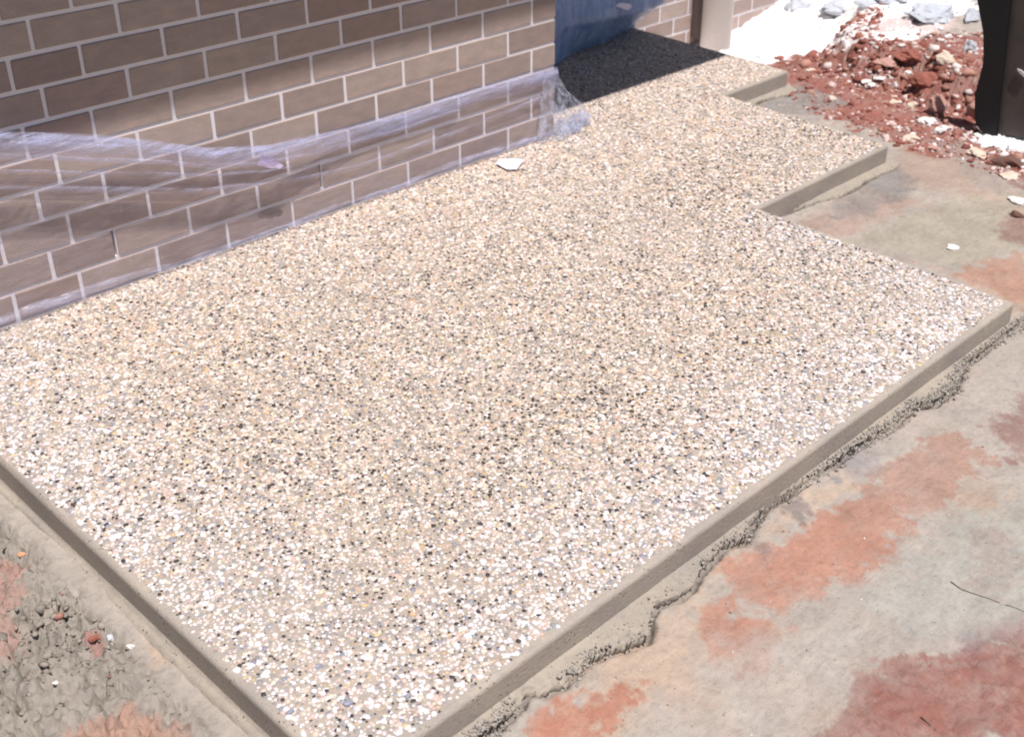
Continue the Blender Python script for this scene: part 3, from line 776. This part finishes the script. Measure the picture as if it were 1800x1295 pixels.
# far wall behind the downpipe
YW = .95
far_wall = empty('brick_wall', (0, 0, 0)); tag(far_wall, 'sunlit brick wall behind the beige downpipe at the back', 'brick wall')
zf = [-.172 - .086 * k for k in range(-10, 5)]
up2 = []
for i, z0 in enumerate(sorted(zf)):
    k = round((z0 + .172) / BH)
    x = 3.63 - BL * 2 + (0 if k % 2 == 0 else .12)
    while x < 6.4:
        x0 = max(x, 3.16)
        L = x + BL - J - x0
        if L > .03:
            if k <= 4: brick(far_wall, x0 + J / 2, YW, z0 + J / 2, L, rg_)
            else: up2.append((x0 + J / 2, z0 + J / 2, L))
        x += BL
bm = bmesh.new()
for k in range(9, 28):
    x = 3.15
    box(bm, (3.16, YW, -.172 + k * BH + J / 2), (6.4, YW + .1, -.172 + (k + 1) * BH - J / 2), .002, 1)
for a, z, L in up2: box(bm, (a, YW, z), (a + L, YW + .11, z + BH - J), .002, 1)
o = bm_obj('upper_bricks', bm, M_brick, far_wall); tag(o, kind='stuff')
bm = bmesh.new(); box(bm, (3.165, YW + .0035, -.6), (6.4, YW + .10, 2.3)); bm_obj('mortar', bm, M_mortar, far_wall)

# door wall at the back of the porch
door = empty('door_wall', (0, 0, 0)); tag(door, 'dark door panel at the back of the shaded porch behind blue film', 'door')
M_door = mat_plain('dark_door', (.05, .055, .07), .4, .4)
M_frame = mat_plain('door_frame', (.42, .42, .46), .45, .4)
bm = bmesh.new(); box(bm, (1.80, .76, -.3), (3.13, .80, 2.35)); bm_obj('door_panel', bm, M_door, door)
bm = bmesh.new(); box(bm, (1.80, .715, -.2), (3.125, .758, -.040), .004, 2); bm_obj('sill', bm, mat_plain('dark_sill', (.06, .06, .065), .5), door)
bm = bmesh.new(); box(bm, (3.132, .735, -.35), (3.162, .955, 2.3), .003, 2); bm_obj('frame', bm, M_frame, door)

# roof that shades porch and upper wall
roof = empty('roof', (0, 0, 0)); tag(roof, 'overhanging eave above the brick wall and porch, out of frame', 'roof')
EY = -.640; RX = 2.85
M_soff = mat_plain('soffit_paint', (.16, .155, .15), .8)
bm = bmesh.new(); box(bm, (-2.8, EY + .03, 2.40), (RX - .03, .93, 2.42)); bm_obj('soffit', bm, M_soff, roof)
bm = bmesh.new(); box(bm, (-2.83, EY, 2.40), (RX, EY + .028, 2.56), .003, 1); box(bm, (RX - .028, EY + .03, 2.40), (RX, .93, 2.56), .003, 1)
bm_obj('fascia', bm, mat_plain('fascia_paint', (.25, .24, .24), .6), roof)
bm = bmesh.new(); box(bm, (-2.83, EY + .03, 2.57), (RX, 1.3, 2.60)); bm_obj('roof_sheet', bm, mat_plain('roof_metal', (.2, .2, .22), .5), roof)

# downpipe
PR = .082
pcx, pcy = 3.955, .82
dp = empty('downpipe', (pcx, pcy, -.3)); tag(dp, 'thick beige downpipe standing before the far brick wall', 'downpipe')
M_pipe = mat_plain('beige_pipe', (.50, .44, .41), .45, .4, 30, .2, .05)
bm = bmesh.new(); bmesh.ops.create_cone(bm, segments=40, radius1=PR, radius2=PR, depth=2.7, cap_ends=True); 
for v in bm.verts: v.co.z += 1.30 - .05
bm_obj('pipe', bm, M_pipe, dp, True)
for zc in (.62, 1.9):
    bm = bmesh.new(); bmesh.ops.create_cone(bm, segments=40, radius1=PR + .005, radius2=PR + .005, depth=.03, cap_ends=True)
    for v in bm.verts: v.co.z += zc
    box(bm, (-.02, PR - .01, zc - .012), (.02, .16, zc + .012)); bm_obj('bracket', bm, M_pipe, dp)

# ------------------------------------------------------------------ clear film along the wall
TOP = np.array([(-1.4, .75, .085), (-.9, .60, .075), (-.5, .51, .065), (-.27, .455, .066), (.10, .335, .062), (.30, .262, .058), (.50, .215, .050), (.69, .188, .024), (.85, .176, .010), (1.0, .172, .006), (1.4, .172, .006), (1.9, .172, .006)])
film = empty('plastic_film', (0, 0, 0)); tag(film, 'clear plastic film draped along the foot of the brick wall', 'plastic film')
def grid(name, X, Y, Z, mat, parent):
    a, b = X.shape; ii = np.arange(a * b).reshape(a, b)
    F = np.stack([ii[:-1, :-1], ii[:-1, 1:], ii[1:, 1:], ii[1:, :-1]], -1).reshape(-1, 4)
    return mesh_np(name, np.stack([X, Y, Z], -1).reshape(-1, 3), F, mat, parent, True)
xs = np.arange(-1.3, 1.803, .006); ts = np.linspace(0, 1, 44)
S, T = np.meshgrid(xs, ts, indexing='ij')
zt_ = np.interp(S, TOP[:, 0], TOP[:, 1]) ; dt = np.interp(S, TOP[:, 0], TOP[:, 2])
zbot = zs(-.02) + .002
Z = zt_ + (zbot - zt_) * T
hang = np.clip(1 - T * 4.5, 0, 1) ** 1.2
Yf = -(.005 + (dt - .005) * hang + .018 * sstep(.86, 1, T) * (.6 + .6 * vn(S * 5, S * 0, 3)))
wr = .0014 * fbm(S * 3 + T * 4, (T * 16 + S * 5), 201, 4, .55) * sstep(0, .1, T) * sstep(.0, .03, dt * hang + .02)
Yf = np.minimum(Yf + wr, -.0025)
grid('film_sheet', S, Yf, Z, M_film, film)
# rolled-over upper edge: overlapping layers, wide at the left and tight against the joint at the right
hb = np.interp(xs, [-1.3, -.27, .1, .5, .7, 1.0, 1.8], [.09, .075, .05, .052, .06, .055, .055])
for L in range(3):
    tl = np.linspace(0, 1, 12); S, T = np.meshgrid(xs, tl, indexing='ij')
    zt_ = np.interp(S, TOP[:, 0], TOP[:, 1]) + .004 * L * np.sin(S * 9 + L); dt = np.interp(S, TOP[:, 0], TOP[:, 2])
    H = hb[:, None] * (1 - .22 * L) * (1 + .25 * fbm(S * 5, S * 0 + L, 210 + L, 3))
    bul = np.sin(np.pi * T) * (.007 + dt * .22) * (1 - .25 * L)
    Y = -(dt + .002 + .002 * L + bul) + .004 * fbm(S * 6, T * 4 + S * 4, 220 + L, 4) * sstep(0, .03, dt)
    grid('film_fold', S, np.minimum(Y, -.004), zt_ - H * T + .003 * fbm(S * 11, T * 3, 230 + L, 3), M_fold, film)
# pleats sagging below the fold
for q, (dz, hh_, off) in enumerate([(.062, .016, .010), (.105, .010, .004), (.150, .014, .0035)]):
    xq = np.arange(-1.3, [1.30, .75, 1.75][q], .006); tl = np.linspace(0, 1, 8); S, T = np.meshgrid(xq, tl, indexing='ij')
    zt_ = np.interp(S, TOP[:, 0], TOP[:, 1]); dt = np.interp(S, TOP[:, 0], TOP[:, 2])
    k = np.interp(S, [-1.3, .5, 1.8], [1.25, .9, .62 if q else .45])
    Zq = zt_ - dz * k - hh_ * T * (1 + .5 * fbm(S * 4, S * 0 + q, 280 + q, 3)) + .010 * fbm(S * 2.2, S * 0, 285 + q, 3)
    base_y = .006 + (dt - .006) * np.clip(1 - (zt_ - Zq) / (zt_ + .08) * 4.5, 0, 1)
    Yq = -(base_y + off * np.sin(np.pi * T) + .0015)
    grid('film_pleat', S, Yq, np.maximum(Zq, zs(0) + .004), M_fold, film)
# loose hem lying at the slab
hx = np.arange(-1.3, 1.80, .006); th = np.linspace(0, 1, 12); S, T = np.meshgrid(hx, th, indexing='ij')
hh = .020 + .016 * fbm(S * 4, S * 0, 240, 3) + .012 * sstep(.2, -.5, S)
Y = -(.012 + .018 * np.sin(np.pi * (T ** .8)) + .006 * fbm(S * 8, T * 3, 241, 3))
Z = zs(0) + .0015 + np.clip(hh, .006, .06) * (1 - T) + .002 * vn(S * 30, T * 3, 5) * (1 - T)
grid('film_hem', S, Y, Z, M_fold, film)
# skirt and crumpled bundle at the house corner
ap = np.array([1.795, -.012, .150]); 
a = np.linspace(0, 1, 46); r = np.linspace(0, 1, 40); A_, R_ = np.meshgrid(a, r, indexing='ij')
x0 = 1.70; 
bx = 1.66 + (2.10 - 1.66) * A_; by = -.045 - .05 * np.sin(np.pi * A_) + .15 * A_ ** 2
tx = 1.72 + .10 * A_; ty = -.012 + .01 * A_
e = R_ ** 1.15
X = tx + (bx - tx) * e; Y = ty + (by - ty) * e; Zt = .165 - .02 * A_; Z = Zt + (zs(0) + .004 - Zt) * R_ ** .9
nz = fbm(A_ * 14, R_ * 4, 250, 4, .6)
Y = Y + .013 * nz; X = X + .010 * fbm(A_ * 12, R_ * 6, 251, 4); Z = np.maximum(Z + .006 * fbm(A_ * 16, R_ * 7, 252, 3), zs(0) + .003)
grid('film_skirt', X, Y, Z, M_crump, film)
for (cx_, cy_, rr_, sc_, sd) in [(1.935, -.005, .055, (1.2, .8, .55), 1), (1.86, -.045, .035, (1.3, .8, .6), 2), (1.80, -.035, .03, (.8, .7, 1.3), 3)]:
    bm = bmesh.new(); bmesh.ops.create_icosphere(bm, subdivisions=4, radius=1)
    for v in bm.verts:
        p = np.array(v.co); q = 1 - abs(float(fbm(p[0] * 2.2 + p[2], p[1] * 2.2 + sd * 7, 300 + sd, 4, .6))) * 1.3
        w_ = p * q * rr_ * np.array(sc_)
        v.co = Vector((cx_ + w_[0], cy_ + w_[1], max(zs(0) + .002, zs(0) + rr_ * .35 * (3 if sd == 3 else 1) + w_[2])))
    bm_obj('crumpled_film', bm, M_crump, film, False)

def scrap(name, pts3, mat, lab, cat, thick=.0012):
    bm = bmesh.new(); vs = [bm.verts.new(p) for p in pts3]; f = bm.faces.new(vs)
    bmesh.ops.triangulate(bm, faces=[f]); bmesh.ops.subdivide_edges(bm, edges=bm.edges, cuts=2, use_grid_fill=True)
    for v in bm.verts: v.co += Vector((0, 0, 0)) + Vector([random.uniform(-.0012, .0012) for _ in range(3)])
    geom = bmesh.ops.extrude_face_region(bm, geom=list(bm.faces))
    for v in [g for g in geom['geom'] if isinstance(g, bmesh.types.BMVert)]: v.co += Vector((0, .0, thick))
    o = bm_obj(name, bm, mat); tag(o, lab, cat); return o
def film_pt(u, v, y): p = on_y(u, v, y); return (p[0], p[1], p[2])
M_lil = mat_plain('lilac_tape', (.62, .52, .74), .5, .4, 60, .2)
scrap('tape_scrap', [film_pt(452, 290, -.062), film_pt(460, 274, -.060), film_pt(474, 274, -.058), film_pt(499, 292, -.054), film_pt(492, 297, -.056), film_pt(470, 295, -.060)], M_lil, 'lilac white scrap of tape stuck on the film fold', 'tape')
sp_ = [on_slab(u, v, .006) for u, v in [(872, 288), (880, 281), (905, 280), (922, 282), (908, 298), (890, 298)]]
scrap('white_scrap', [tuple(p) for p in sp_], M_white, 'small white torn scrap lying on the pebble slab', 'scrap', .002)

# ------------------------------------------------------------------ blue film hanging in the porch
blue = empty('blue_sheet', (0, 0, 0)); tag(blue, 'blue plastic sheet hanging in the shaded porch', 'plastic sheet')
def mat_blue(name, c):
    t = NT(name); co = t.coord('World', (3, 3, 1)); n = t.noise(co, 5, 5, .6, .6); n2 = t.noise(co, 22, 4, .6)
    col = t.mix(1, c, t.ramp(n, [(.3, (.62, .68, .78)), (.7, (1.3, 1.25, 1.15))]), 'MULTIPLY')
    t.bsdf(col, .32, t.bump(n2, .5, .006), .5); return t.m
M_blue = mat_blue('blue_film', (.26, .38, .62))
M_bluef = mat_film('blue_clear_film', (.60, .74, .95), 0.04, 0.7, (5, 5, 1.2), 5, (.46, .64))
xb = np.linspace(1.83, 3.11, 150); tb = np.linspace(0, 1, 90); S, T = np.meshgrid(xb, tb, indexing='ij')
ybot = np.interp(S, [1.83, 2.45, 2.57, 2.72, 2.9, 3.08, 3.11], [.40, .54, .60, .60, .62, .70, .71])
fold_z = np.interp(S, [1.83, 2.6, 2.85, 3.11], [.14, .09, .07, .08])
Zb = np.where(T < .75, 1.6 + (fold_z - 1.6) * (T / .75), fold_z + (zs(.6) + .004 - fold_z) * ((T - .75) / .25))
Yb = np.where(T < .75, .66 - .13 * (T / .75) ** 2 * 1.0, 0) + np.where(T >= .75, .53 + (ybot + .02 - .53) * ((T - .75) / .25) ** .8, 0)
Yb = np.minimum(Yb, .70)
Yb = Yb - .02 * (fbm(S * 9 + T * 2, T * 3, 260, 4) + .3 * fbm(S * 25, T * 6, 261, 3)) * (1 - .5 * T)
grid('sheet', S, np.minimum(Yb, .712), Zb, M_blue, blue)
grid('loose_layer', S, np.minimum(Yb - .018 - .022 * fbm(S * 13 + T * 3, T * 5, 262, 4), .70), np.maximum(Zb, zs(.6) + .012), M_bluef, blue)
# pale translucent strip hanging at the door frame, sunlit at its edge
xb = np.linspace(3.13, 3.30, 26); tb = np.linspace(0, 1, 60); S, T = np.meshgrid(xb, tb, indexing='ij')
strip_ = empty('film_strip', (0, 0, 0)); tag(strip_, 'pale clear film strip hanging between blue sheet and far wall', 'plastic film')
grid('hanging_film', S + .01 * fbm(T * 8, S * 9, 270, 3), .90 + .012 * fbm(S * 40, T * 3, 271, 3) - .1 * (T > .98), 1.0 + (-.07 - 1.0) * T, M_crump, strip_)
p = on_y(1080, 13, .70)  # white piece added in place of a sunlit spot on the blue sheet
scrap('white_scrap', [tuple(on_y(u, v, .50)) for u, v in [(1082, 11), (1088, 6), (1108, 8), (1111, 13), (1104, 19), (1094, 16)]], M_white, 'white scrap standing in for a sun spot on the blue sheet in the porch', 'scrap')

# ------------------------------------------------------------------ black post and dark panel, right edge
def column(u0, v0, u1, v1, y):  # quad helper on plane x = const
    pass
M_black = mat_plain('black_post', (.012, .012, .014), .55, .3, 40, .3)
M_panel = mat_plain('dark_panel', (.075, .062, .056), .6, .3, 12, .8)
def on_x(u, v, x):
    d = ray(u, v); return CAMC + d * (x - CAMC[0]) / d[0]
def slabpoly(name, px_, x, thick, mat, lab, cat):
    P = [on_x(u, v, x) for u, v in px_]
    bm = bmesh.new(); A = [bm.verts.new(tuple(p)) for p in P]; B = [bm.verts.new((p[0] + thick, p[1], p[2])) for p in P]
    bm.faces.new(A); bm.faces.new(B[::-1]); n = len(A)
    for k in range(n): bm.faces.new((A[k], B[k], B[(k + 1) % n], A[(k + 1) % n]))
    bmesh.ops.recalc_face_normals(bm, faces=bm.faces)
    bmesh.ops.bevel(bm, geom=list(bm.edges), offset=.006, segments=2, affect='EDGES')
    o = bm_obj(name, bm, mat); tag(o, lab, cat); return o
slabpoly('post', [(1713, -40), (1716, 0), (1727, 60), (1727, 110), (1712, 170), (1712, 215), (1735, 245), (1752, 248), (1757, 190), (1768, 90), (1778, 0), (1781, -40)], 3.20, .014, M_black, 'black tapering post standing beside the red bank', 'post')
slabpoly('panel', [(1742, -40), (1742, 238), (1990, 262), (1990, -40)], 3.225, .02, M_panel, 'dark grey panel behind the black post at the right edge', 'panel')
scr = slabpoly('metal_clip', [(1785, 121), (1792, 122), (1806, 134), (1804, 139), (1796, 133)], 3.216, .006, colmat('pale_metal', (.6, .6, .58)), 'thin pale metal piece on the dark panel', 'clip')

# dark brown strip added in place of the downpipe's shadow on the far wall
pipe_shade = empty('pipe_shade_strip', (0, 0, 0)); 
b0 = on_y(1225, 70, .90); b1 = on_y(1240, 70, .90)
bm = bmesh.new(); box(bm, (b0[0], .885, -.30), (b1[0] + .02, .945, 2.2), .003, 1); bm_obj('shade_board', bm, colmat('pipe_shade_brown', (.10, .07, .065)), pipe_shade)
tag(pipe_shade, 'dark brown strip standing in for the shadow left of the beige downpipe', 'pipe_shade_strip')
